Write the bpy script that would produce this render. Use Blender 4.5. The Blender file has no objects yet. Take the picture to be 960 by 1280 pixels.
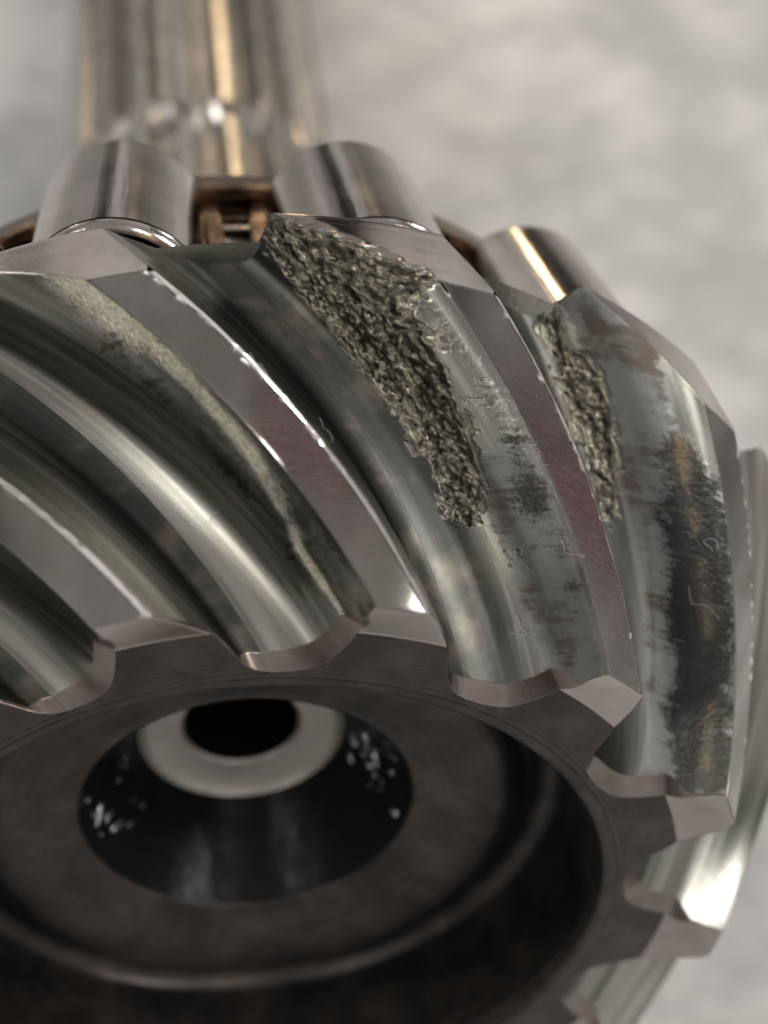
import bpy, bmesh, math, random
import numpy as np
from mathutils import Matrix, Vector
random.seed(7)
RNG = np.random.default_rng(11)
S = bpy.context.scene
COL = S.collection
S.unit_settings.scale_length = 0.03          # one unit is about three centimetres

# ------------------------------------------------------------------ camera
FPX = 2270.15                                 # focal length in pixels of the 960 px wide frame
RG = np.array([[0.9928774345586637, -0.03890141881059968, 0.11261029952328294],
               [0.10599397615320579, 0.720021688736031, -0.6858090439537392],
               [-0.05440291318886169, 0.6928603375601972, 0.719016603196566]])
TG = np.array([-0.3631886, -1.1598945, -5.1381695])
TILT = math.radians(36.5)                     # camera looks 53.5 degrees below the horizon
cam_d = bpy.data.cameras.new('camera')
cam = bpy.data.objects.new('camera', cam_d)
COL.objects.link(cam)
cam.rotation_euler = (TILT, 0, 0)
cam_d.lens = FPX / 1280 * 36
cam_d.sensor_width = 36
cam_d.clip_start = 0.05
cam_d.clip_end = 200
cam_d.dof.use_dof = True
cam_d.dof.focus_distance = 4.58
cam_d.dof.aperture_fstop = cam_d.lens * 1e-3 / 0.112
cam_d.dof.aperture_blades = 0
S.camera = cam
Rx = np.array([[1, 0, 0], [0, math.cos(TILT), -math.sin(TILT)], [0, math.sin(TILT), math.cos(TILT)]])
GW = Rx @ RG                                  # gear axes in the world
GT = Rx @ TG
GEAR_M = Matrix([[*GW[0], GT[0]], [*GW[1], GT[1]], [*GW[2], GT[2]], [0, 0, 0, 1]])

# ------------------------------------------------------------------ light
WORLD_LO, WORLD_HI = .02, .70
world = bpy.data.worlds.new('World')
S.world = world
world.use_nodes = True
wt = world.node_tree
wb = wt.nodes['Background']
def wn(kind, **kw):
    x = wt.nodes.new(kind)
    for k_, v_ in kw.items(): setattr(x, k_, v_)
    return x
def wm(op, a_, b_=0.0, c_=0.0):
    x = wn('ShaderNodeMath', operation=op)
    for i_, v_ in enumerate((a_, b_, c_)):
        if isinstance(v_, bpy.types.NodeSocket): wt.links.new(v_, x.inputs[i_])
        else: x.inputs[i_].default_value = v_
    return x.outputs[0]
tc = wn('ShaderNodeTexCoord')
sp = wn('ShaderNodeSeparateXYZ'); wt.links.new(tc.outputs['Generated'], sp.inputs[0])
wx, wy, wz = sp.outputs
# a dim workshop: unevenly lit walls and ceiling, a dark magenta strip added for the reddish reflection in the lands
nz = wn('ShaderNodeTexNoise'); wt.links.new(tc.outputs['Generated'], nz.inputs['Vector'])
nz.inputs['Scale'].default_value = 2.1; nz.inputs['Detail'].default_value = 1; nz.inputs['Roughness'].default_value = .55
mp = wn('ShaderNodeMapping'); wt.links.new(tc.outputs['Generated'], mp.inputs[0]); mp.inputs['Scale'].default_value = (1.0, 1.0, .22)
nz2 = wn('ShaderNodeTexNoise'); wt.links.new(mp.outputs[0], nz2.inputs['Vector'])
nz2.inputs['Scale'].default_value = 7.0; nz2.inputs['Detail'].default_value = 2
mr = wn('ShaderNodeMapRange', interpolation_type='SMOOTHSTEP'); wt.links.new(wm('ADD', wm('MULTIPLY', nz.outputs['Fac'], .55), wm('MULTIPLY', nz2.outputs['Fac'], .45)), mr.inputs[0])
mr.inputs[1].default_value = .43; mr.inputs[2].default_value = .58; mr.inputs[3].default_value = WORLD_LO; mr.inputs[4].default_value = WORLD_HI
cr_ = wn('ShaderNodeMix', data_type='RGBA')
pl = wm('SUBTRACT', wm('ADD', wm('MULTIPLY', wx, .139), wm('MULTIPLY', wy, -.990)), wm('MULTIPLY_ADD', wz, .070, -.006))
band = wm('MULTIPLY', wm('LESS_THAN', wm('ABSOLUTE', pl), .022), wm('GREATER_THAN', wx, .12))
wt.links.new(band, cr_.inputs['Factor'])
warm = wn('ShaderNodeMix', data_type='RGBA')
wt.links.new(wm('MULTIPLY', wm('GREATER_THAN', wz, -2.0), nz2.outputs['Fac']), warm.inputs['Factor'])
warm.inputs[6].default_value = (1.05, .86, .76, 1); warm.inputs[7].default_value = (.94, 1.0, 1.01, 1)
wt.links.new(warm.outputs[2], cr_.inputs[6])
cr_.inputs[7].default_value = (.38, .035, .12, 1)
wt.links.new(cr_.outputs[2], wb.inputs[0])
ce = wn('ShaderNodeMapRange', interpolation_type='SMOOTHSTEP'); wt.links.new(wz, ce.inputs[0])
ce.inputs[1].default_value = .70; ce.inputs[2].default_value = .86
cm = wn('ShaderNodeMix', data_type='FLOAT')        # the plain ceiling overhead
cw_ = wn('ShaderNodeMapRange', interpolation_type='SMOOTHSTEP'); wt.links.new(wx, cw_.inputs[0])
cw_.inputs[1].default_value = .58; cw_.inputs[2].default_value = .74
cy_ = wn('ShaderNodeMapRange', interpolation_type='SMOOTHSTEP'); wt.links.new(wy, cy_.inputs[0])
cy_.inputs[1].default_value = -.34; cy_.inputs[2].default_value = -.12
wt.links.new(wm('MAXIMUM', ce.outputs[0], wm('MULTIPLY', cw_.outputs[0], cy_.outputs[0])), cm.inputs[0]); wt.links.new(mr.outputs[0], cm.inputs[2]); cm.inputs[3].default_value = .42
wt.links.new(cm.outputs[0], wb.inputs[1])
S.view_settings.view_transform = 'Standard'
S.view_settings.look = 'None'
S.view_settings.exposure = 0.0
S.view_settings.gamma = 1.0
S.view_settings.use_curve_mapping = False

def lamp(name, loc, target, size, power, color=(1, 1, 1)):
    d = bpy.data.lights.new(name, 'AREA')
    d.shape = 'RECTANGLE'
    d.size, d.size_y = size
    d.energy = power
    d.color = color
    o = bpy.data.objects.new(name, d)
    COL.objects.link(o)
    o.location = loc
    o.rotation_euler = (Vector(target) - Vector(loc)).to_track_quat('-Z', 'Y').to_euler()
    return o

C0 = (0.0, 3.0, -4.0)
def lamp_at(name, az, elev, dist, size, radiance, color):
    az, elev = math.radians(az), math.radians(elev)
    p = (C0[0] + dist * math.sin(az) * math.cos(elev), C0[1] + dist * math.cos(az) * math.cos(elev), C0[2] + dist * math.sin(elev))
    lamp(name, p, C0, size, radiance * math.pi * size[0] * size[1], color)
lamp_at('strip_lamp', -38, 22, 13, (.5, 3.4), 34, (1.0, .97, .93))  # unseen lamp added for the streaks on the rollers, no known window
lamp_at('warm_lamp', 2, 13, 13, (.6, 2.2), 20, (1.0, .74, .46))
lamp_at('strip_lamp', 40, 22, 13, (.45, 3.4), 34, (1.0, .97, .93))  # its twin on the right, likewise added for the roller streaks
lamp_at('ceiling_lamp', -132, 47, 12, (.8, 5.0), 17, (1.0, .96, .88))
lamp_at('flank_glint_lamp', 147, 55, 12, (.6, 2.6), 34, (1.0, .98, .94))  # unseen lamp added for the highlight on the right-hand flank
lamp_at('ceiling_lamp', 106, 46, 13, (1.8, 3.0), 34, (1.0, .95, .90))

# ------------------------------------------------------------------ node helpers
class NT_:
    def __init__(self, name):
        self.m = bpy.data.materials.new(name)
        self.m.use_nodes = True
        self.t = self.m.node_tree
        self.b = self.t.nodes['Principled BSDF']
    def n(self, kind, **kw):
        x = self.t.nodes.new(kind)
        for k, v in kw.items():
            setattr(x, k, v)
        return x
    def link(self, a, b):
        self.t.links.new(a, b)
    def val(self, sock, v):
        if hasattr(v, 'is_output') or isinstance(v, bpy.types.NodeSocket):
            self.link(v, sock)
        else:
            sock.default_value = v
    def noise(self, vec, scale, detail=4, rough=.55, dist=0.0):
        x = self.n('ShaderNodeTexNoise')
        if vec is not None: self.link(vec, x.inputs['Vector'])
        x.inputs['Scale'].default_value = scale
        x.inputs['Detail'].default_value = detail
        x.inputs['Roughness'].default_value = rough
        x.inputs['Distortion'].default_value = dist
        return x.outputs['Fac']
    def mapping(self, vec, scale=(1, 1, 1), rot=(0, 0, 0)):
        x = self.n('ShaderNodeMapping')
        self.link(vec, x.inputs['Vector'])
        x.inputs['Scale'].default_value = scale
        x.inputs['Rotation'].default_value = rot
        return x.outputs[0]
    def math(self, op, a, b=0.0, c=None, clamp=False):
        x = self.n('ShaderNodeMath', operation=op)
        x.use_clamp = clamp
        self.val(x.inputs[0], a)
        self.val(x.inputs[1], b)
        if c is not None: self.val(x.inputs[2], c)
        return x.outputs[0]
    def ramp(self, f, lo, hi, a=0.0, b=1.0):
        x = self.n('ShaderNodeMapRange', interpolation_type='SMOOTHSTEP')
        self.val(x.inputs[0], f)
        for i, v in zip((1, 2, 3, 4), (lo, hi, a, b)): x.inputs[i].default_value = v
        return x.outputs[0]
    def mix(self, f, a, b):
        x = self.n('ShaderNodeMix', data_type='RGBA')
        self.val(x.inputs['Factor'], f)
        for s, v in ((x.inputs[6], a), (x.inputs[7], b)):
            if isinstance(v, tuple): v = (*v, 1) if len(v) == 3 else v
            self.val(s, v)
        return x.outputs[2]
    def mixf(self, f, a, b):
        x = self.n('ShaderNodeMix', data_type='FLOAT')
        self.val(x.inputs[0], f); self.val(x.inputs[2], a); self.val(x.inputs[3], b)
        return x.outputs[0]
    def attr(self, name):
        x = self.n('ShaderNodeAttribute', attribute_name=name)
        return x.outputs['Fac']
    def bump(self, h, dist, strength=1.0, normal=None):
        x = self.n('ShaderNodeBump')
        self.link(h, x.inputs['Height'])
        x.inputs['Distance'].default_value = dist
        x.inputs['Strength'].default_value = strength
        if normal is not None: self.link(normal, x.inputs['Normal'])
        return x.outputs[0]
    def bevel(self, r, samples=4):
        x = self.n('ShaderNodeBevel', samples=samples)
        x.inputs['Radius'].default_value = r
        return x.outputs[0]
    def out(self, base=None, metal=None, rough=None, normal=None, **kw):
        b = self.b
        if base is not None:
            self.val(b.inputs['Base Color'], (*base, 1) if isinstance(base, tuple) and len(base) == 3 else base)
        if metal is not None: self.val(b.inputs['Metallic'], metal)
        if rough is not None: self.val(b.inputs['Roughness'], rough)
        if normal is not None: self.link(normal, b.inputs['Normal'])
        for k, v in kw.items(): self.val(b.inputs[k], v)
        return self.m
    def obj(self):
        return self.n('ShaderNodeTexCoord').outputs['Object']
    def uv(self):
        return self.n('ShaderNodeTexCoord').outputs['UV']

# --- flank: lapped hardened steel, streaked along the tooth, stained and pitted
M = {}
k = NT_('flank_steel')
uv = k.uv(); ob = k.obj()
streak = k.noise(k.mapping(uv, (1.4, 24, 1)), 1.0, 4, .5, .3)
cross = k.noise(k.mapping(uv, (46, 5, 1)), 1.0, 5, .65)
blot = k.noise(ob, 7.0, 6, .62, .4)
fine = k.noise(ob, 90.0, 4, .6)
lines = k.noise(k.mapping(uv, (3, 420, 1)), 1.0, 2, .6)
stainA = k.attr('stain'); pitA = k.attr('pit'); glossA = k.attr('gloss')
brk = k.math('ADD', k.math('MULTIPLY', k.math('SUBTRACT', cross, .5), .9), k.math('MULTIPLY', k.math('SUBTRACT', blot, .5), 1.3))
st = k.ramp(k.math('ADD', k.math('ADD', stainA, brk), k.math('MULTIPLY', k.math('SUBTRACT', fine, .5), .5)), .34, .74)
pol = k.math('MULTIPLY', k.math('MULTIPLY', k.attr('wear_glint'), 1.5), k.ramp(k.math('ADD', k.math('MULTIPLY', blot, .6), k.math('MULTIPLY', fine, .4)), .34, .54), clamp=True)
hazeN = k.ramp(k.math('ADD', k.attr('haze'), k.math('ADD', brk, k.math('MULTIPLY', k.math('SUBTRACT', fine, .5), .4))), .35, .75)
c = k.mix(k.ramp(streak, .38, .66), (.23, .23, .21), (.46, .455, .42))
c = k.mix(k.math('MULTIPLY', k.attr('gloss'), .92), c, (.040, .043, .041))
c = k.mix(k.math('MULTIPLY', k.ramp(blot, .45, .75), .35), c, (.30, .25, .20))
c = k.mix(hazeN, c, k.mix(k.ramp(k.math('ADD', k.math('MULTIPLY', cross, .35), k.math('MULTIPLY', blot, .65)), .47, .60), (.215, .22, .215), (.12, .102, .088)))
c = k.mix(pol, c, k.mix(k.ramp(fine, .4, .6), (.90, .86, .72), (.55, .50, .38)))  # worn ridge with the table's bright reflection painted into its colour
c = k.mix(k.math('MULTIPLY', st, .93), c, k.mix(k.math('MULTIPLY', k.attr('gold'), k.ramp(blot, .35, .6)), k.mix(k.ramp(cross, .5, .75), (.035, .035, .034), (.085, .08, .072)), (.26, .20, .13)))
pn = k.noise(ob, 38.0, 6, .7); pn2 = k.noise(ob, 130.0, 4, .65)
pc = k.mix(k.ramp(pn, .40, .66), (.115, .108, .09), (.32, .305, .25))
pc = k.mix(k.math('MULTIPLY', k.ramp(pn2, .64, .74), k.ramp(pn, .48, .6)), pc, (.92, .85, .66))
pm = k.ramp(pitA, .3, .6)
c = k.mix(pm, c, pc)
r = k.math('ADD', .16, k.math('MULTIPLY', streak, .14))
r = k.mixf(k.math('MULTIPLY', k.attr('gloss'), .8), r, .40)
r = k.mixf(hazeN, r, .44)
r = k.mixf(pol, r, .30)
r = k.mixf(st, r, .22)
r = k.mixf(pm, r, .20)
bv = k.bevel(.009)
hgt = k.math('ADD', k.math('MULTIPLY', lines, .07), k.math('MULTIPLY', k.math('MULTIPLY', st, fine), 1.2))
nb = k.bump(hgt, .0035, .5, bv)
hp = k.math('MULTIPLY', pm, k.math('ADD', pn, k.math('MULTIPLY', pn2, .5)))
nb = k.bump(k.math('MULTIPLY', pol, k.noise(ob, 75.0, 5, .7)), .016, .9, nb)
nb = k.bump(hp, .004, .6, nb)
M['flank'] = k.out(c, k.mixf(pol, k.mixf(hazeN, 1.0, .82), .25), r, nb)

# --- top land: fine turned steel, satin
def ground(name, base, rough, scale, tint=(0, 0, 0), metal=1.0, bev=.0075, grain=.35, iso=False):
    k = NT_(name)
    ob = k.obj(); uv = k.uv()
    f = k.noise(ob, 70.0, 4, .6) if iso else k.noise(k.mapping(uv, (230, 14, 1)), 1.0, 3, .6)
    g = k.noise(ob, scale, 5, .6)
    d = k.noise(ob, 160, 2, .5)
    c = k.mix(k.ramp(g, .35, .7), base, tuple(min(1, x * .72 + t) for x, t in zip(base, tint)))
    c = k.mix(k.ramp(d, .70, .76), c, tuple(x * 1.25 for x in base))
    r = k.math('ADD', rough, k.math('MULTIPLY', k.math('SUBTRACT', f, .5), .06))
    nb = k.bump(f, .0004, grain, k.bevel(bev))
    return k.out(c, metal, r, nb)
M['land'] = ground('land_steel', (.37, .365, .345), .09, 3.0, bev=.014)
M['facet'] = ground('facet_steel', (.50, .455, .425), .12, 4.0, bev=.011, grain=.25, iso=True)
k = NT_('polished_edge')
M['edge'] = k.out((.86, .84, .82), 1.0, .16)
M['chamfer'] = ground('chamfer_steel', (.27, .235, .215), .26, 9.0, (.02, .0, .0))  # warm tint paints in the brown surroundings mirrored by the chamfers

# --- oxide-darkened face and recess
k = NT_('dark_oxide_steel')
ob = k.obj()
ln = k.n('ShaderNodeVectorMath', operation='LENGTH')
sx = k.n('ShaderNodeSeparateXYZ'); k.link(ob, sx.inputs[0])
cx = k.n('ShaderNodeCombineXYZ'); k.link(sx.outputs[0], cx.inputs[0]); k.link(sx.outputs[1], cx.inputs[1])
k.link(cx.outputs[0], ln.inputs[0])
rings = k.n('ShaderNodeTexNoise', noise_dimensions='1D')
k.link(ln.outputs['Value'], rings.inputs['W'])
rings.inputs['Scale'].default_value = 130; rings.inputs['Detail'].default_value = 3
g = k.noise(ob, 6, 6, .65, .3); d = k.noise(ob, 60, 4, .6)
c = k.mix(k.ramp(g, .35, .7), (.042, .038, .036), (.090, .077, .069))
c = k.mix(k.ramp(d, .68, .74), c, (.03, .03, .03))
nb = k.bump(rings.outputs['Fac'], .004, .6, k.bevel(.010))
M['face'] = k.out(c, .85, k.math('ADD', .22, k.math('MULTIPLY', g, .20)), nb)

k = NT_('oily_black_bore')
ob = k.obj(); g = k.noise(ob, 9, 4, .6)
nb = k.bump(g, .02, .25)
k.b.inputs['Specular IOR Level'].default_value = .10
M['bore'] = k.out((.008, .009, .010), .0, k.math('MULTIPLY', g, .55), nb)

k = NT_('turned_bore_step')
ob = k.obj(); g = k.noise(ob, 5, 4, .6)
M['step'] = k.out(k.mix(g, (.30, .28, .26), (.50, .47, .44)), .75, .42)

def polished(name, c1, c2, rough, sc=(2, 2, 2)):
    k = NT_(name)
    ob = k.obj()
    g = k.noise(k.mapping(ob, sc), 3.0, 5, .6, .2)
    f = k.noise(k.mapping(ob, (60, 60, 3)), 1.0, 3, .5)
    r = k.math('ADD', rough, k.math('MULTIPLY', g, .10))
    return k.out(k.mix(k.ramp(g, .3, .7), c1, c2), 1.0, r, k.bump(f, .002, .4, k.bevel(.012)))
M['roller'] = polished('roller_steel', (.42, .385, .36), (.52, .48, .455), .10)
M['race'] = polished('race_steel', (.45, .42, .38), (.6, .56, .52), .2)
M['shaft'] = polished('shaft_steel', (.36, .345, .32), (.50, .48, .45), .18)
k = NT_('cage_bronze_steel')
ob = k.obj(); g = k.noise(ob, 14, 5, .65)
M['cage'] = k.out(k.mix(k.ramp(g, .3, .7), (.085, .055, .037), (.28, .19, .125)), .9, k.math('ADD', .16, k.math('MULTIPLY', g, .2)), k.bump(g, .006, .4, k.bevel(.016)))

k = NT_('grey_table')
ob = k.obj()
g1 = k.noise(ob, .9, 4, .6, .2); g2 = k.noise(ob, 2.4, 6, .65, .1); g3 = k.noise(ob, 55, 4, .6)
c = k.mix(k.ramp(g1, .38, .62), (.54, .55, .55), (.84, .84, .83))
c = k.mix(k.math('MULTIPLY', k.ramp(g2, .50, .72), .55), c, (.48, .485, .485))
c = k.mix(k.math('MULTIPLY', k.ramp(g3, .50, .72), .3), c, (.5, .5, .49))
M['table'] = k.out(c, 0.0, k.mixf(k.ramp(g2, .4, .65), .33, .6), k.bump(k.math('ADD', k.math('MULTIPLY', g2, 1.0), k.math('MULTIPLY', g3, .06)), .05, .5))

k = NT_('white_lint')
M['lint'] = k.out((.50, .49, .50), 0.0, .6)
k = NT_('oil')
M['oil'] = k.out((.62, .66, .70), .9, .10)  # pale and metallic: the glints on the oil are painted in

# ------------------------------------------------------------------ object helpers
def mesh_obj(name, verts, faces, mat, parent=None, smooth=True, mats=None, mi=None):
    me = bpy.data.meshes.new(name)
    me.from_pydata([tuple(v) for v in verts], [], faces)
    for m_ in (mats or [mat]): me.materials.append(m_)
    if mi is not None: me.polygons.foreach_set('material_index', np.array(mi, dtype=np.int32))
    me.polygons.foreach_set('use_smooth', [smooth] * len(me.polygons))
    me.update()
    o = bpy.data.objects.new(name, me)
    COL.objects.link(o)
    if parent: o.parent = parent
    return o

def thing(name, label, cat, group=None):
    o = bpy.data.objects.new(name, None)
    COL.objects.link(o)
    o.empty_display_size = .3
    o['label'] = label; o['category'] = cat
    if group: o['group'] = group
    return o

def lathe(profile, seg=192, closed=False):
    """profile: list of strips, each a list of (r, z); strips get their own vertices so the joint between them is crisp."""
    V, F = [], []
    a = np.linspace(0, 2 * np.pi, seg, endpoint=False)
    for strip in profile:
        b0 = len(V)
        for r_, z_ in strip:
            V += [(r_ * math.cos(t), r_ * math.sin(t), z_) for t in a]
        for j in range(len(strip) - 1):
            for i in range(seg):
                i2 = (i + 1) % seg
                F.append((b0 + j * seg + i, b0 + (j + 1) * seg + i, b0 + (j + 1) * seg + i2, b0 + j * seg + i2))
    return V, F

def arc(cx_, cy_, r_, a0, a1, n):
    return [(cx_ + r_ * math.cos(math.radians(a0 + (a1 - a0) * i / n)), cy_ + r_ * math.sin(math.radians(a0 + (a1 - a0) * i / n))) for i in range(n + 1)]

# ------------------------------------------------------------------ numpy noise
def vnoise(x, y, seed=0):
    xi = np.floor(x).astype(np.int64); yi = np.floor(y).astype(np.int64)
    fx = x - xi; fy = y - yi
    fx = fx * fx * (3 - 2 * fx); fy = fy * fy * (3 - 2 * fy)
    def h(a, b):
        n = (a * 374761393 + b * 668265263 + seed * 1442695041) & 0x7fffffff
        n = ((n ^ (n >> 13)) * 1274126177) & 0x7fffffff
        return ((n ^ (n >> 16)) & 0xffff) / 65535.0
    return (h(xi, yi) * (1 - fx) + h(xi + 1, yi) * fx) * (1 - fy) + (h(xi, yi + 1) * (1 - fx) + h(xi + 1, yi + 1) * fx) * fy
def fbm(x, y, o=4, seed=0, g=.5):
    a, s, t = 1., 0., 0.
    for i in range(o):
        s = s + a * (vnoise(x * 2 ** i + 17.3 * i, y * 2 ** i + 5.1 * i, seed + i) - .5); t += a; a *= g
    return s / t * 2
def shards(x, y, cell, seed):
    """torn metal: every worley cell is its own tilted little plane"""
    gx, gy = x / cell, y / cell
    xi, yi = np.floor(gx).astype(np.int64), np.floor(gy).astype(np.int64)
    best = np.full(x.shape, 1e9); out = np.zeros(x.shape); sec = np.full(x.shape, 1e9)
    def h(a, b, q):
        n = (a * 374761393 + b * 668265263 + (seed * 7 + q) * 1442695041) & 0x7fffffff
        n = ((n ^ (n >> 13)) * 1274126177) & 0x7fffffff
        return ((n ^ (n >> 16)) & 0xffff) / 65535.0
    for dx in (-1, 0, 1):
        for dy in (-1, 0, 1):
            a, b = xi + dx, yi + dy
            px, py = a + h(a, b, 1), b + h(a, b, 2)
            d = np.hypot(gx - px, (gy - py))
            v = (h(a, b, 3) - .5) * 2.2 * (gx - px) + (h(a, b, 4) - .5) * 2.2 * (gy - py) + (h(a, b, 5) - .5) * .9
            m_ = d < best
            sec = np.where(m_, best, np.minimum(sec, d))
            out = np.where(m_, v, out); best = np.minimum(best, d)
    return out * smooth(sec - best, 0, .12)
def smooth(x, a, b):
    t = np.clip((x - a) / (b - a), 0, 1)
    return t * t * (3 - 2 * t)

# ------------------------------------------------------------------ tooth geometry
RT, ZT, RH, ZH = 1.3681, .0649, 1.7999, -.6587
TH0 = 1.7144
A1, A2, A3 = .3893, .0276, -.0052
NTEETH = 13
PITCH = 2 * np.pi / NTEETH
NR, NZ = -.86, -.51
RFACE, RINNER = 1.209, 1.035
ZBACK = -.878
HFT = [0, .2, .4, .6, .8, .94, 1.]
UL0 = [.05, .053, .06, .075, .115, .17, .263]; UR0 = [-.05, -.08, -.11, -.138, -.155, -.172, -.22]
UL1 = [.0436, .10, .155, .185, .215, .24, .273]; UR1 = [-.0436, -.055, -.068, -.085, -.12, -.155, -.21]
def cr(vals, t, flat=False):
    v = np.array(vals, float); n = len(v) - 1
    x = np.clip(np.asarray(t, float), 0, 1) * n; i = np.minimum(x.astype(int), n - 1); f = x - i
    e = np.concatenate([[2 * v[0] - v[1]], v, [v[-2] if flat else 2 * v[-1] - v[-2]]])
    a, b, c, d = e[i], e[i + 1], e[i + 2], e[i + 3]
    return .5 * ((2 * b) + (c - a) * f + (2 * a - 5 * b + 4 * c - d) * f * f + (3 * b - a - 3 * c + d) * f ** 3)
def HH(s): return .2816 + (.243 - .2816) * (s + .1086) / 1.24
def prof(s, t, side):
    hf = cr(HFT, t, True)
    w = np.clip((s + .05) / 1.2, -.2, 1.2)
    a = cr(UL0 if side > 0 else UR0, t); b = cr(UL1 if side > 0 else UR1, t)
    return a + (b - a) * w, hf * HH(s)
def place(s, u, h):
    r_ = RT + (RH - RT) * s + NR * h; z_ = ZT + (ZH - ZT) * s + NZ * h
    th = TH0 + A1 * s + A2 * s * s + A3 * s ** 3 + u
    return np.stack([r_ * np.cos(th), r_ * np.sin(th), z_ + 0 * th], -1)
def solve(hf, which):
    s = 0. if which == 'toe' else 1.
    for _ in range(30):
        h = hf * HH(s)
        if which == 'toe':
            if h < .17:
                m = .0649 / .1591
                s = (NZ * h - m * NR * h) / (m * (RH - RT) - (ZH - ZT))
            else: s = (ZT + NZ * h) / (ZT - ZH)
        else:
            s1 = (ZT + NZ * h - ZBACK) / (ZT - ZH)
            m = (1.797 - 1.7999) / (-.878 + .6587)
            s2 = 1 + (m * NZ * h - NR * h) / ((RH - RT) - m * (ZH - ZT))
            s = min(s1, s2)
    return s

PIT_C = [(1.209, .393), (1.18, .247), (1.118, .159), (1.061, .067), (1.036, -.02), (1.015, .067), (.953, .18), (.887, .226), (.8, .264), (.721, .314), (.626, .36), (.564, .423), (.44, .556), (.374, .674), (.382, .782), (.482, .745), (.552, .732), (.639, .741), (.709, .766), (.825, .749), (.945, .741), (1.044, .715), (1.127, .653)]
PIT_D = [(1.176, .644), (1.114, .674), (1.052, .741), (1.04, .632), (1.003, .594), (.945, .586), (.87, .615), (.8, .653), (.659, .77), (.635, .82), (.68, .862), (.771, .87), (.845, .904), (.928, .895), (1.023, .833), (1.069, .879), (1.114, .849), (1.16, .707)]
ST_D = [(.73, .40), (.874, .213), (.804, .0), (.564, .0), (.304, .0), (-.03, .0), (-.05, .381), (.147, .50), (.395, .48), (.556, .48)]
ST_B = [(.85, .12), (.7, .18), (.5, .25), (.3, .33), (.12, .52), (.05, .56), (.10, .66), (.3, .60), (.5, .52), (.7, .42), (.85, .26)]
ST_C = [(.97, .12), (.85, .02), (.62, .0), (.38, .0), (.16, .05), (.12, .20), (.30, .34), (.40, .40), (.50, .36), (.62, .27), (.80, .20)]
SM, TM = .84, .42                               # metres-like lengths of the two grid directions
def sdist(s, t, poly):
    """signed distance (positive inside) to a polygon in stretched flank coordinates"""
    p = np.array(poly) * (SM, TM); x = s * SM; y = t * TM
    d = np.full(x.shape, 1e9); ins = np.zeros(x.shape, bool)
    for i in range(len(p)):
        a, b = p[i], p[(i + 1) % len(p)]
        ab = b - a
        q = np.clip(((x - a[0]) * ab[0] + (y - a[1]) * ab[1]) / (ab @ ab), 0, 1)
        d = np.minimum(d, np.hypot(x - a[0] - q * ab[0], y - a[1] - q * ab[1]))
        if abs(ab[1]) > 1e-12:
            c_ = ((a[1] > y) != (b[1] > y)) & (x < ab[0] * (y - a[1]) / ab[1] + a[0])
            ins ^= c_
    return np.where(ins, d, -d)

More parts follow.
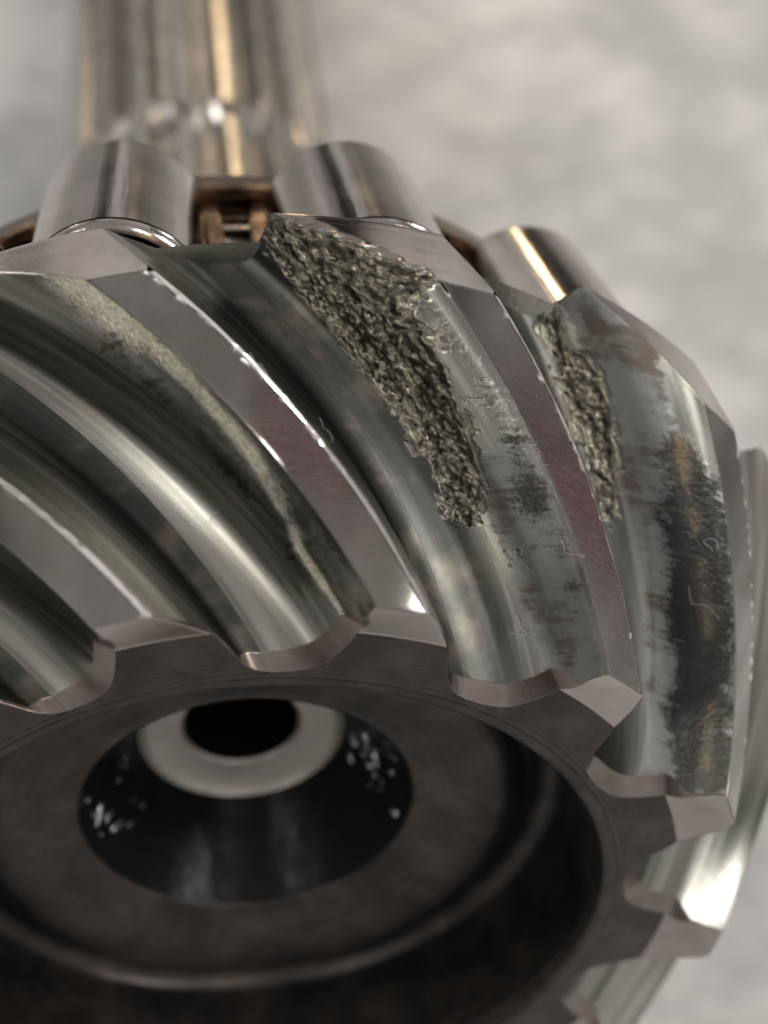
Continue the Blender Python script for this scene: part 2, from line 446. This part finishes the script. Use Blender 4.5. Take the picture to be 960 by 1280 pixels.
def build_tooth(parent, kind):
    """one tooth from gap centre to gap centre, with its share of the front face and of the heel"""
    fine = kind in 'CD'
    ns = 560 if fine else 110
    nt = 210 if fine else 56
    V, F, MI, UVs = [], [], [], []
    A = {'pit': [], 'stain': [], 'haze': [], 'gloss': [], 'gold': [], 'wear_glint': []}
    def grid(P, mi, uvg=None, flip=False, at=None):
        b0 = sum(len(x) for x in V)
        n, m = P.shape[:2]
        V.append(P.reshape(-1, 3))
        idx = b0 + np.arange(n * m).reshape(n, m)
        q = np.stack([idx[:-1, :-1], idx[1:, :-1], idx[1:, 1:], idx[:-1, 1:]], -1).reshape(-1, 4)
        if flip: q = q[:, ::-1]
        F.append(q); MI.append(np.full(len(q), mi))
        UVs.append((uvg if uvg is not None else P[..., :2]).reshape(-1, 2))
        for kx in A:
            A[kx].append((at[kx] if at and kx in at else np.zeros((n, m))).reshape(-1))
    # rows of depth shared by both flanks
    edges = {}
    for side in (1, -1):
        ntt = nt if side > 0 else 56
        nss = ns if side > 0 else 110
        t0_ = .006 if side > 0 else .034      # the land edge itself is broken by a small polished bevel
        tt = t0_ + (1 - t0_) * np.linspace(0, 1, ntt)
        hf = cr(HFT, tt, True)
        s0 = np.array([solve(x, 'toe') for x in hf]); s1 = np.array([solve(x, 'heel') for x in hf])
        # the toe end of the flank is broken by a chamfer, widest on the concave side and round the root
        cw = (.045 * smooth(tt, .25, .5) if side > 0 else .012 + .03 * smooth(tt, .75, .95)) * np.ones(ntt)
        cw = cw * (1.0 if side > 0 else 1.0)
        s0c = s0 + cw
        a = np.linspace(0, 1, nss)[:, None]
        SS = s0c[None] * (1 - a) + s1[None] * a
        TT = np.broadcast_to(tt[None], SS.shape)
        u, h = prof(SS, TT, side)
        hs = HH(SS)
        nseed = {'A': 3, 'B': 5, 'C': 8, 'D': 13}.get(kind, 20)
        # wear step along the edge of the contact band, faint waviness of the root
        tb = .66 - .16 * np.clip(SS, 0, 1) if side > 0 else .60 + 0 * SS
        tb = tb + .02 * fbm(SS * 5, SS * 0 + nseed, 3, nseed)
        h = h + (.0035 if kind in 'BX' else .0010) * smooth(TT, tb - .006, tb + .012) * (1 - smooth(TT, .84, .99))
        h = h + .0005 * fbm(SS * 3, TT * 22, 3, nseed) * (1 - smooth(TT, .9, 1))
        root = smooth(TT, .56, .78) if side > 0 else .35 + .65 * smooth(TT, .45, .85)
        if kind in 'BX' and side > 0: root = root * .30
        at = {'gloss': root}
        if side > 0:
            pit = np.zeros(SS.shape); stn = np.zeros(SS.shape); hz = np.zeros(SS.shape)
            X, Y = SS * SM, TT * TM
            if kind in 'CD':
                wob = .016 * fbm(X * 20, Y * 20, 3, 31) + .012 * fbm(X * 70, Y * 70, 3, 33, .7)
                if kind == 'C':
                    d = sdist(SS, TT, PIT_C) + wob
                    chip = (1.075 - SS) * SM * -1
                    deep = .034
                    small = sdist(SS, TT, [(.31, .44), (.32, .47), (.29, .49), (.28, .46)]) + wob * 1.6
                    d = np.maximum(d, small)
                else:
                    d = sdist(SS, TT, PIT_D) + wob * .8
                    deep = .020
                ins = smooth(d, 0, .008)
                pit = smooth(d, -.003, .003)
                rough = fbm(X * 26, Y * 34, 5, 41, .62)
                terr = fbm(X * 9 + 4, Y * 12, 2, 43)
                # facets: ridged noise gives torn, angular metal
                rid = 1 - np.abs(fbm(X * 34 + 9, Y * 50, 4, 47, .6)) * 2
                wx_ = X + .006 * fbm(X * 60, Y * 60, 2, 81); wy_ = Y + .006 * fbm(X * 60 + 5, Y * 60, 2, 83)
                dep = deep * (.22 + .78 * smooth(d, 0, .075)) * (1 + .5 * terr) + (.010 * rough - .006 * rid) * (.35 + .9 * smooth(fbm(X * 7, Y * 9, 2, 95), -.3, .4))
                dep = dep + .012 * shards(wx_, wy_ * 1.3, .050, 3) + .0085 * shards(wx_, wy_ * 1.2, .020, 5) + .0045 * shards(wx_, wy_, .009, 9)
                lev = fbm(X * 14 + 2, Y * 20, 3, 91) * 2.2
                dep = dep + .011 * (np.floor(lev) + smooth(lev - np.floor(lev), .0, .12))
                lip = .003 * np.exp(-((d + .004) / .004) ** 2)
                fade = 1 - smooth(TT, .93, 1.)
                # thin flakes lifted off round the rim of the pit
                fl = smooth(d + .018 + .034 * fbm(X * 26 + 3, Y * 30, 3, 97, .6), 0, .0035) * (1 - ins)
                h = h + fade * (ins * np.maximum(dep, .002) - lip + fl * (.0022 + .0012 * fbm(X * 60, Y * 60, 3, 99)))
                pit = np.maximum(pit, .52 * fl)
                u = u + fade * ins * (.007 * fbm(X * 40, Y * 40 + 7, 4, 51, .6))
            if kind == 'D': stn = .56 + sdist(SS, TT, ST_D) * 7
            if kind == 'B': stn = .32 + np.clip(sdist(SS, TT, ST_B) * 5, -1, .30)
            if kind == 'C': stn = .28 + np.clip(sdist(SS, TT, ST_C) * 5, -.6, .30)
            if kind in 'BCD': stn = np.clip(stn, -1, 1.4)
            if kind == 'D': hz = 1 - smooth(np.abs(TT - (.46 - .06 * SS)), .10, .34); hz = hz * .95
            if kind == 'C': hz = (1 - smooth(np.abs(TT - .30), .16, .36)) * (1 - smooth(SS, .45, .8)) * .95
            ridge_glint = np.zeros(SS.shape)
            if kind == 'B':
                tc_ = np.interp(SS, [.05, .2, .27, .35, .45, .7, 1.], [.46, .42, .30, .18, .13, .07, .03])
                ridge_glint = np.exp(-((TT - tc_ - .02 * fbm(SS * 8, SS * 0 + 1, 3, 77)) / (.050 + .03 * smooth(SS, .6, 1) + .035 * fbm(SS * 6, SS * 0 + 2, 3, 78))) ** 2) * (1 - .75 * smooth(.05 - np.abs(SS - .27), 0, .05)) * (1 - smooth(SS, 1.0, 1.1))
                hz = (1 - smooth(np.abs(TT - .20), .08, .22)) * (1 - smooth(SS, .55, .8)) * .55
            gold = np.exp(-((TT - (.20 if kind == 'D' else .36) - .05 * fbm(SS * 4, SS * 0 + 3, 3, 71)) / .045) ** 2) * (.5 if kind in 'BD' else .3)
            at = {'gold': gold, 'pit': pit, 'stain': stn, 'haze': hz, 'gloss': root, 'wear_glint': ridge_glint}
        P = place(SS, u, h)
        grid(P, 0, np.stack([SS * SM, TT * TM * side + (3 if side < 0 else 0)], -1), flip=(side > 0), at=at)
        edges[side] = (tt, hf, s0, s0c, s1, P[0].copy(), P[-1].copy())
        inset = .0012 if side > 0 else .0075
        # chamfer strip at the toe: from the flank end to its outline on the facet or the face
        uc, hc = prof(s0, tt, side)
        inn = (.018 if side > 0 else .006) * smooth(tt, .12, .4)
        uc = uc - side * inn * (1 - smooth(tt, .86, .99))
        hc = hc + cw * .42 * smooth(tt, .6, .95)
        # stay on the clip surface: recompute s for the shifted depth
        so = np.array([solve(hc[i] / HH(s0[i]), 'toe') for i in range(ntt)])
        O = place(so, uc, hc)
        mid = (O + P[0]) / 2
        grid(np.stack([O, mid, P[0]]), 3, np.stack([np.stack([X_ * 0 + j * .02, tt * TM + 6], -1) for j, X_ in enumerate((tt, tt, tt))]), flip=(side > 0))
        ue, he = prof(s1, tt, side); E0 = place(s1, ue, he)
        # first row of every outline: the corner of the bevelled land
        def corner(s_):
            u_, h_ = prof(np.array([s_]), np.array([0.]), side)
            return place(np.array([s_]), u_ - side * inset, h_ * 0)
        cT, cH = corner(0.), corner(1.)
        O = np.concatenate([cT, O]); E0 = np.concatenate([cH, E0])
        PL = np.concatenate([cH, P[-1]]); hfx = np.concatenate([[0.], hf])
        edges[side] = (tt, hfx, s0, s0c, s1, P[0], PL, O, np.unwrap(np.arctan2(E0[:, 1], E0[:, 0])), np.hypot(E0[:, 0], E0[:, 1]))
        sb = np.linspace(0, 1, 110)[None]
        ui, _ = prof(sb, 0 * sb, side); ui = ui - side * inset * (1 + 1.0 * np.maximum(0, fbm(sb * 34, sb * 0 + nseed, 4, 55, .7)) + .25 * fbm(sb * 9, sb * 0, 2, 56))
        uo, ho = prof(sb, 0 * sb + t0_, side)
        if kind == 'C' and side > 0: ho = ho + .03 * smooth(sb, .955, 1.0)
        grid(np.concatenate([place(sb, ui, 0 * sb), place(sb, (ui + uo) / 2 + side * .0006, ho * .42), place(sb, uo, ho)]), 2 if side > 0 else 5, flip=(side < 0))
    # top land
    a = np.linspace(0, 1, 110)[:, None]; b = np.linspace(-1, 1, 9)[None]
    SS = a + 0 * b
    w, _ = prof(SS, np.zeros_like(SS), 1); w2, _ = prof(SS, np.zeros_like(SS), -1)
    w = w - .0012; w2 = w2 + .0075
    UU = (w + w2) / 2 + (w - w2) / 2 * b
    P = place(SS, UU, 0 * SS)
    if kind == 'C':
        pass
    grid(P, 1, np.stack([SS * SM, UU * 1.5], -1))
    # caps: rows join left and right outlines at equal depth
    def cap(which, rng, mi_hi):
        lt, rt = edges[1], edges[-1]
        jl = 7 if which == 'toe' else 6
        n = 90
        q = np.linspace(rng[0], rng[1], n)
        L = np.stack([np.interp(q, lt[1] if which == 'heel' else lt[1], lt[jl][:, c_]) for c_ in range(3)], -1)
        R_ = np.stack([np.interp(q, rt[1], rt[jl][:, c_]) for c_ in range(3)], -1)
        return L, R_
    m = 16
    for which in ('toe', 'heel'):
        jl = 7 if which == 'toe' else 6
        def outl(side):
            e = edges[side]
            return e[jl]
        Lp, Rp = outl(1), outl(-1)
        # common parameter: radius-monotone depth
        def resamp(Pts, keys, q):
            return np.stack([np.interp(q, keys, Pts[:, c_]) for c_ in range(3)], -1)
        keyL = edges[1][1]; keyR = edges[-1][1]
        hsplit = (.17 / HH(-.03)) if which == 'toe' else (.115 / HH(1.22))
        for lo, hi, mi in ((0, hsplit, 2), (hsplit, 1, 4 if which == 'toe' else 2)):
            nq = 150 if (fine and which == 'heel') else 40
            q = np.linspace(lo, hi, nq)
            L = resamp(Lp, keyL, q); R_ = resamp(Rp, keyR, q)
            def pol(X): return np.hypot(X[:, 0], X[:, 1]), np.unwrap(np.arctan2(X[:, 1], X[:, 0])), X[:, 2]
            rl, al, zl = pol(L); rr, ar, zr = pol(R_)
            ar = ar + np.round((al[0] - ar[0]) / (2 * np.pi)) * 2 * np.pi
            bb = (np.linspace(0, 1, 28) ** 1.8)[None] if which == 'heel' else np.linspace(0, 1, m)[None]
            rg = rl[:, None] * (1 - bb) + rr[:, None] * bb
            zg = zl[:, None] * (1 - bb) + zr[:, None] * bb
            al0 = np.interp(q, edges[1][1], edges[1][8]) if which == 'heel' else al
            al0 = al0 + np.round((al[0] - al0[0]) / (2 * np.pi)) * 2 * np.pi
            bf = (1 - smooth(bb, 0, .14))
            ag = al0[:, None] * (1 - bb) + ar[:, None] * bb + (al - al0)[:, None] * bf
            rl0 = np.interp(q, edges[1][1], edges[1][9]) if which == 'heel' else rl
            rg = rl0[:, None] * (1 - bb) + rr[:, None] * bb + (rl - rl0)[:, None] * bf
            G = np.stack([rg * np.cos(ag), rg * np.sin(ag), zg], -1)
            grid(G, mi, np.stack([ag * 1.5, rg], -1), flip=(which == 'toe'))
            last = (al, ar, rl, rr, zl)
        if which == 'toe':
            # inner share of the front face down to the body's ring
            al, ar = last[0][-1], last[1][-1]
            rl = last[2][-1]
            bb = np.linspace(0, 1, 24)
            ang = al + (ar - al) * bb
            rows = []
            for f_ in np.linspace(0, 1, 4):
                rad = rl + (RINNER - rl) * f_
                rows.append(np.stack([rad * np.cos(ang), rad * np.sin(ang), 0 * ang], -1))
            G = np.stack(rows)
            grid(G, 4, G[..., :2], flip=True)
    Vv = np.concatenate(V); Ff = np.concatenate(F); mi = np.concatenate(MI); uvv = np.concatenate(UVs)
    me = bpy.data.meshes.new('tooth')
    me.vertices.add(len(Vv)); me.vertices.foreach_set('co', Vv.astype(np.float32).ravel())
    me.loops.add(Ff.size); me.loops.foreach_set('vertex_index', Ff.astype(np.int32).ravel())
    me.polygons.add(len(Ff)); me.polygons.foreach_set('loop_start', (np.arange(len(Ff)) * 4).astype(np.int32))
    me.polygons.foreach_set('loop_total', np.full(len(Ff), 4, np.int32))
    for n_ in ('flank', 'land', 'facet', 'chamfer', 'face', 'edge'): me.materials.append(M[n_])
    me.update(calc_edges=True)
    me.polygons.foreach_set('material_index', mi.astype(np.int32))
    me.polygons.foreach_set('use_smooth', [True] * len(Ff))
    ul = me.uv_layers.new(name='UVMap')
    ul.data.foreach_set('uv', uvv[Ff.ravel()].astype(np.float32).ravel())
    for kx, arrs in A.items():
        at_ = me.attributes.new(kx, 'FLOAT', 'POINT')
        at_.data.foreach_set('value', np.concatenate(arrs).astype(np.float32))
    me.validate()
    return me

gear = thing('pinion_gear', 'steel pinion gear with torn, pitted spiral teeth and a dark hollow front', 'gear')
gear.matrix_world = GEAR_M
meshes = {kk: build_tooth(gear, kk) for kk in 'BCDX'}
for i in range(NTEETH):
    kk = {1: 'B', 2: 'C', 3: 'D'}.get(i, 'X')
    o = bpy.data.objects.new('tooth', meshes[kk])
    COL.objects.link(o)
    o.parent = gear
    o.rotation_euler = (0, 0, -i * PITCH)
    if kk == 'C': o['label'] = 'tooth with the large torn pit running down its flank from the top end'
    if kk == 'D': o['label'] = 'tooth with the narrow rough pit and the black worn patch'
    if kk == 'B': o['label'] = 'tooth with a dark stained band on its flank left of the big pit'

# body: front ring, hollow recess, bore, back
front = [[(RINNER + .004, 0), (1.012, 0)],
         [(1.012, 0), (.998, -.010)],
         [(.998, -.010), (.980, -.05), (.970, -.20), (.962, -.34)] + arc(.900, -.37, .060, 0, -90, 6) + [(.875, -.425), (.848, -.405)] + arc(.745, -.435, .092, 18, 86, 12) + [(.70, -.347), (.63, -.362), (.535, -.392)] + arc(.513, -.414, .020, 78, 165, 5)]
bm_mat = []
V, F = lathe(front, 256)
body = mesh_obj('body', V, F, M['face'], gear)
V, F = lathe([[(.494, -.4025), (.470, -.445), (.400, -.56), (.318, -.695)]], 192)
mesh_obj('bore', V, F, M['bore'], gear)
V, F = lathe([[(.318, -.695), (.300, -.716), (.286, -.722), (.19, -.722)], [(.19, -.722), (.179, -.732)]], 192)
mesh_obj('bore_step', V, F, M['step'], gear)
V, F = lathe([[(.179, -.732), (.176, -1.1), (.17, -2.4), (.0001, -2.42)]], 96)
mesh_obj('oil_hole', V, F, M['bore'], gear)
V, F = lathe([[(1.71, ZBACK + .004), (1.40, ZBACK + .002)], [(1.40, ZBACK + .002), (1.38, ZBACK - .01), (1.33, -.893), (1.01, -.895)],
              [(1.015, -.90), (1.015, -1.80)], [(1.015, -1.80), (.98, -1.84), (.90, -2.2), (.66, -2.5), (.58, -2.62), (.57, -2.8)]], 192)
mesh_obj('shaft_shoulder', V, F, M['shaft'], gear)
# splined shaft
nsp = 20
prof_r = []
seg = nsp * 8
V, F = [], []
rb = [.64, .63, .625, .62, .595, .585, .57, .57, .57, .57, .5]
zs = [-2.62, -2.7, -2.75, -2.8, -3.34, -3.42, -3.50, -3.58, -3.66, -8.2, -8.3]
amp = [0, 0, .5, 1, 1, .4, .0, .4, 1, 1, 0]
for z_, am, r0_ in zip(zs, amp, rb):
    for i in range(seg):
        ph = (i % 8)
        dip = {0: 0, 1: 0, 2: 0, 3: .6, 4: 1, 5: 1, 6: 1, 7: .6}[ph]
        r_ = r0_ - .085 * am * dip
        t = 2 * np.pi * i / seg
        V.append((r_ * math.cos(t), r_ * math.sin(t), z_))
for j in range(len(zs) - 1):
    for i in range(seg):
        i2 = (i + 1) % seg
        F.append((j * seg + i, (j + 1) * seg + i, (j + 1) * seg + i2, j * seg + i2))
F.append(tuple((len(zs) - 1) * seg + i for i in range(seg - 1, -1, -1)))
mesh_obj('splined_shaft', V, F, M['shaft'], gear, smooth=False)

# ------------------------------------------------------------------ tapered roller bearing
bearing = thing('roller_bearing', 'tapered roller bearing with shiny rollers in a brown cage, pressed on behind the pinion head', 'bearing')
bearing.matrix_world = GEAR_M
V, F = lathe([[(1.02, -.90), (1.31, -.90)], [(1.31, -.90), (1.32, -.91), (1.32, -.945), (1.31, -.955)],
              [(1.31, -.955), (1.205, -.96)], [(1.205, -.96), (1.155, -1.62)], [(1.155, -1.62), (1.20, -1.635), (1.20, -1.72), (1.19, -1.73)], [(1.19, -1.73), (1.02, -1.73)]], 192)
mesh_obj('inner_ring', V, F, M['race'], bearing)
NROL = 13
def roller_mesh():
    Lr = .64
    rf, rb_ = .256, .238
    strips = [[(.0001, .006), (.07, .004), (.10, -.004), (.11, .0)], [(.11, .0), (.215, 0)],
              arc(rf - .03, -.03, .03, 90, 10, 5),
              [(rf, -.035), (rf + (rb_ - rf) * .5, -Lr / 2), (rb_, -Lr + .03)],
              arc(rb_ - .03, -Lr + .03, .03, 0, -90, 5), [(rb_ - .03, -Lr), (.0001, -Lr)]]
    return lathe(strips, 72)
V, F = roller_mesh()
r0 = mesh_obj('roller', V, F, M['roller'], bearing)
PF, PB = (1.455, -.985), (1.340, -1.60)
for i in range(NROL):
    o = r0 if i == 0 else r0.copy()
    if i: COL.objects.link(o)
    t = 1.70 - i * 2 * math.pi / NROL
    d = Vector(((PF[0] - PB[0]) * math.cos(t), (PF[0] - PB[0]) * math.sin(t), PF[1] - PB[1])).normalized()
    o.parent = bearing
    o.location = (PF[0] * math.cos(t), PF[0] * math.sin(t), PF[1])
    o.rotation_euler = d.to_track_quat('Z', 'Y').to_euler()
# cage: two rims and a bar between each pair of rollers
V, F = lathe([[(1.40, -.935), (1.53, -.945)], [(1.53, -.945), (1.545, -.96), (1.535, -1.01)], [(1.535, -1.01), (1.50, -1.01), (1.50, -.975), (1.40, -.965)], [(1.40, -.965), (1.40, -.935)]], 192)
mesh_obj('cage_rim', V, F, M['cage'], bearing)
V, F = lathe([[(1.41, -1.58), (1.40, -1.66), (1.38, -1.68)], [(1.38, -1.68), (1.22, -1.695)], [(1.22, -1.695), (1.22, -1.665), (1.36, -1.65), (1.37, -1.58)], [(1.37, -1.58), (1.41, -1.58)]], 192)
mesh_obj('cage_rim', V, F, M['cage'], bearing)
def bar_mesh():
    """two side rails with a sunk web between them, notched near both ends"""
    bm = bmesh.new()
    prof_ = [(-.99, 1.46, .115), (-1.05, 1.45, .10), (-1.12, 1.435, .088), (-1.30, 1.40, .084), (-1.46, 1.375, .088), (-1.53, 1.37, .105), (-1.60, 1.362, .12)]
    def boxrun(y0, y1, depth, drop, rows):
        vs = []
        for z_, r_, w_ in rows:
            vs.append([bm.verts.new((r_ - drop, y0 * w_, z_)), bm.verts.new((r_ - drop, y1 * w_, z_)), bm.verts.new((r_ - drop - depth, y1 * w_, z_)), bm.verts.new((r_ - drop - depth, y0 * w_, z_))])
        for a_, b_ in zip(vs[:-1], vs[1:]):
            for j in range(4):
                bm.faces.new((a_[j], a_[(j + 1) % 4], b_[(j + 1) % 4], b_[j]))
        bm.faces.new(vs[0]); bm.faces.new(vs[-1][::-1])
    boxrun(-1.0, -.45, .10, 0, prof_)
    boxrun(.45, 1.0, .10, 0, prof_)
    boxrun(-.44, .44, .03, .03, [prof_[0], prof_[1]])
    boxrun(-.44, .44, .03, .03, [prof_[5], prof_[6]])
    bmesh.ops.recalc_face_normals(bm, faces=bm.faces)
    me = bpy.data.meshes.new('cage_bar'); bm.to_mesh(me); bm.free()
    me.materials.append(M['cage'])
    return me
bmh = bar_mesh()
for i in range(NROL):
    o = bpy.data.objects.new('cage_bar', bmh)
    COL.objects.link(o); o.parent = bearing
    o.rotation_euler = (0, 0, 1.70 - (i + .5) * 2 * math.pi / NROL)

# ------------------------------------------------------------------ table
low = 0.0
def to_world(p): return GW @ np.array(p) + GT
zmin = 1e9
for a_ in np.linspace(0, 2 * np.pi, 90):
    for r_, z_ in ((1.80, -.66), (1.80, -.878), (1.835, -.99), (.57, -8.2), (1.37, .06)):
        zmin = min(zmin, to_world((r_ * math.cos(a_), r_ * math.sin(a_), z_))[2])
n = 60
xs = np.linspace(-40, 40, n); ys = np.linspace(-30, 60, n)
V = [(x, y, zmin - .004) for y in ys for x in xs]
F = [(j * n + i, j * n + i + 1, (j + 1) * n + i + 1, (j + 1) * n + i) for j in range(n - 1) for i in range(n - 1)]
tb_ = mesh_obj('ground', V, F, M['table'])
tb_['kind'] = 'structure'

# ------------------------------------------------------------------ lint fibres on the metal
def gear_pt(kidx, s, t, side, lift=.004):
    u, h = prof(np.array(s), np.array(t), side)
    p = place(np.array(s), u, h - lift)
    a_ = -kidx * PITCH
    return np.array([p[0] * math.cos(a_) - p[1] * math.sin(a_), p[0] * math.sin(a_) + p[1] * math.cos(a_), p[2]])
def fibre(pts, rad, label):
    n_ = len(pts)
    V, F = [], []
    pts = np.array(pts)
    for i in range(n_):
        tdir = pts[min(i + 1, n_ - 1)] - pts[max(i - 1, 0)]
        tdir = tdir / (np.linalg.norm(tdir) + 1e-9)
        a1 = np.cross(tdir, [.3, .5, .8]); a1 /= np.linalg.norm(a1) + 1e-9; a2 = np.cross(tdir, a1)
        for j in range(5):
            an = 2 * np.pi * j / 5
            V.append(pts[i] + rad * (math.cos(an) * a1 + math.sin(an) * a2))
    for i in range(n_ - 1):
        for j in range(5):
            F.append((i * 5 + j, i * 5 + (j + 1) % 5, (i + 1) * 5 + (j + 1) % 5, (i + 1) * 5 + j))
    V = [GW @ v + GT for v in V]
    c_ = np.mean(V, 0)
    o = mesh_obj('lint_fibre', [v - c_ for v in V], F, M['lint'])
    o.location = c_
    o['label'] = label; o['category'] = 'lint'; o['group'] = 'lint fibres on the gear'
    return o
FIB = [(2, .30, -.03, 1, .030, 'curly white lint fibre over the top edge right of the big pit'),
       (1, .66, .02, -1, .018, 'short pale lint loop on the dark root left of the big pit'),
       (3, .45, .12, 1, .040, 'squiggly white lint fibre on the black worn patch of the rightmost tooth'),
       (3, .62, .10, 1, .022, 'small star of white lint near the right edge of the worn flank'),
       (3, .13, .25, 1, .022, 'small curved lint hair low on the black worn flank'),
       (1, .50, .30, -1, .030, 'wavy bluish lint hair halfway down the dark gap'),
       (2, .10, .70, 1, .026, 'thin lint hair at the lower end of the gap under the big pit'),
       (1, 1.17, .10, 1, .022, 'lint hair sticking up at the heel corner beside the roller'),
       (2, .55, .0, 1, .018, 'short lint hair on the narrow land right of the big pit'),
       (1, .35, .75, 1, .022, 'tiny lint curl in the wide left groove')]
for (ki, s_, t_, sd, sz, lab) in FIB:
    base = []
    ang = random.uniform(0, 6.28); x_ = y_ = 0.0; crv = random.uniform(-.28, .28)
    n_ = 22
    for i in range(n_):
        base.append((x_, y_))
        ang += crv + random.uniform(-.30, .30)
        if random.random() < .12: crv = -crv
        x_ += math.cos(ang) * sz * .15; y_ += math.sin(ang) * sz * .15
    pts = [gear_pt(ki, s_ + a_ / SM, max(0., t_ + b_ / TM), sd, .003 + .022 * abs(math.sin(i * .22))) for i, (a_, b_) in enumerate(base)]
    fibre(pts, random.uniform(.0004, .0008), lab)

# oil beads in the bore, their glints put into a pale metallic colour
V, F = [], []
for i in range(36):
    if i % 2: t = random.gauss(3.35, .22)
    else: t = random.gauss(-.05, .20)
    zz = random.uniform(-.66, -.43)
    rr = .318 + (.494 - .318) * (zz + .695) / (.2925)
    rad = random.choice([.003, .004, .005, .007, .013])
    c_ = np.array([rr * math.cos(t), rr * math.sin(t), zz])
    b0 = len(V)
    ax = np.array([math.cos(t), math.sin(t), -.55]); ax /= np.linalg.norm(ax)
    e1 = np.cross(ax, [0, 0, 1]); e1 /= np.linalg.norm(e1); e2 = np.cross(ax, e1)
    st_ = random.uniform(1, 3.2); q0 = random.uniform(-.9, .9); e1, e2 = e1 * math.cos(q0) + e2 * math.sin(q0), e2 * math.cos(q0) - e1 * math.sin(q0)
    for j in range(4):
        ph = j / 4 * math.pi / 2
        for q_ in range(8):
            an = q_ / 8 * 2 * math.pi
            V.append(c_ + rad * math.cos(ph) * (math.cos(an) * e1 + st_ * math.sin(an) * e2) - ax * rad * .6 * math.sin(ph))
    V.append(c_ - ax * rad * .6)
    for j in range(3):
        for q_ in range(8):
            F.append((b0 + j * 8 + q_, b0 + j * 8 + (q_ + 1) % 8, b0 + (j + 1) * 8 + (q_ + 1) % 8, b0 + (j + 1) * 8 + q_))
    for q_ in range(8): F.append((b0 + 24 + q_, b0 + 24 + (q_ + 1) % 8, b0 + 32))
beads = mesh_obj('oil_glint_beads', V, F, M['oil'], gear)
beads['kind'] = 'stuff'
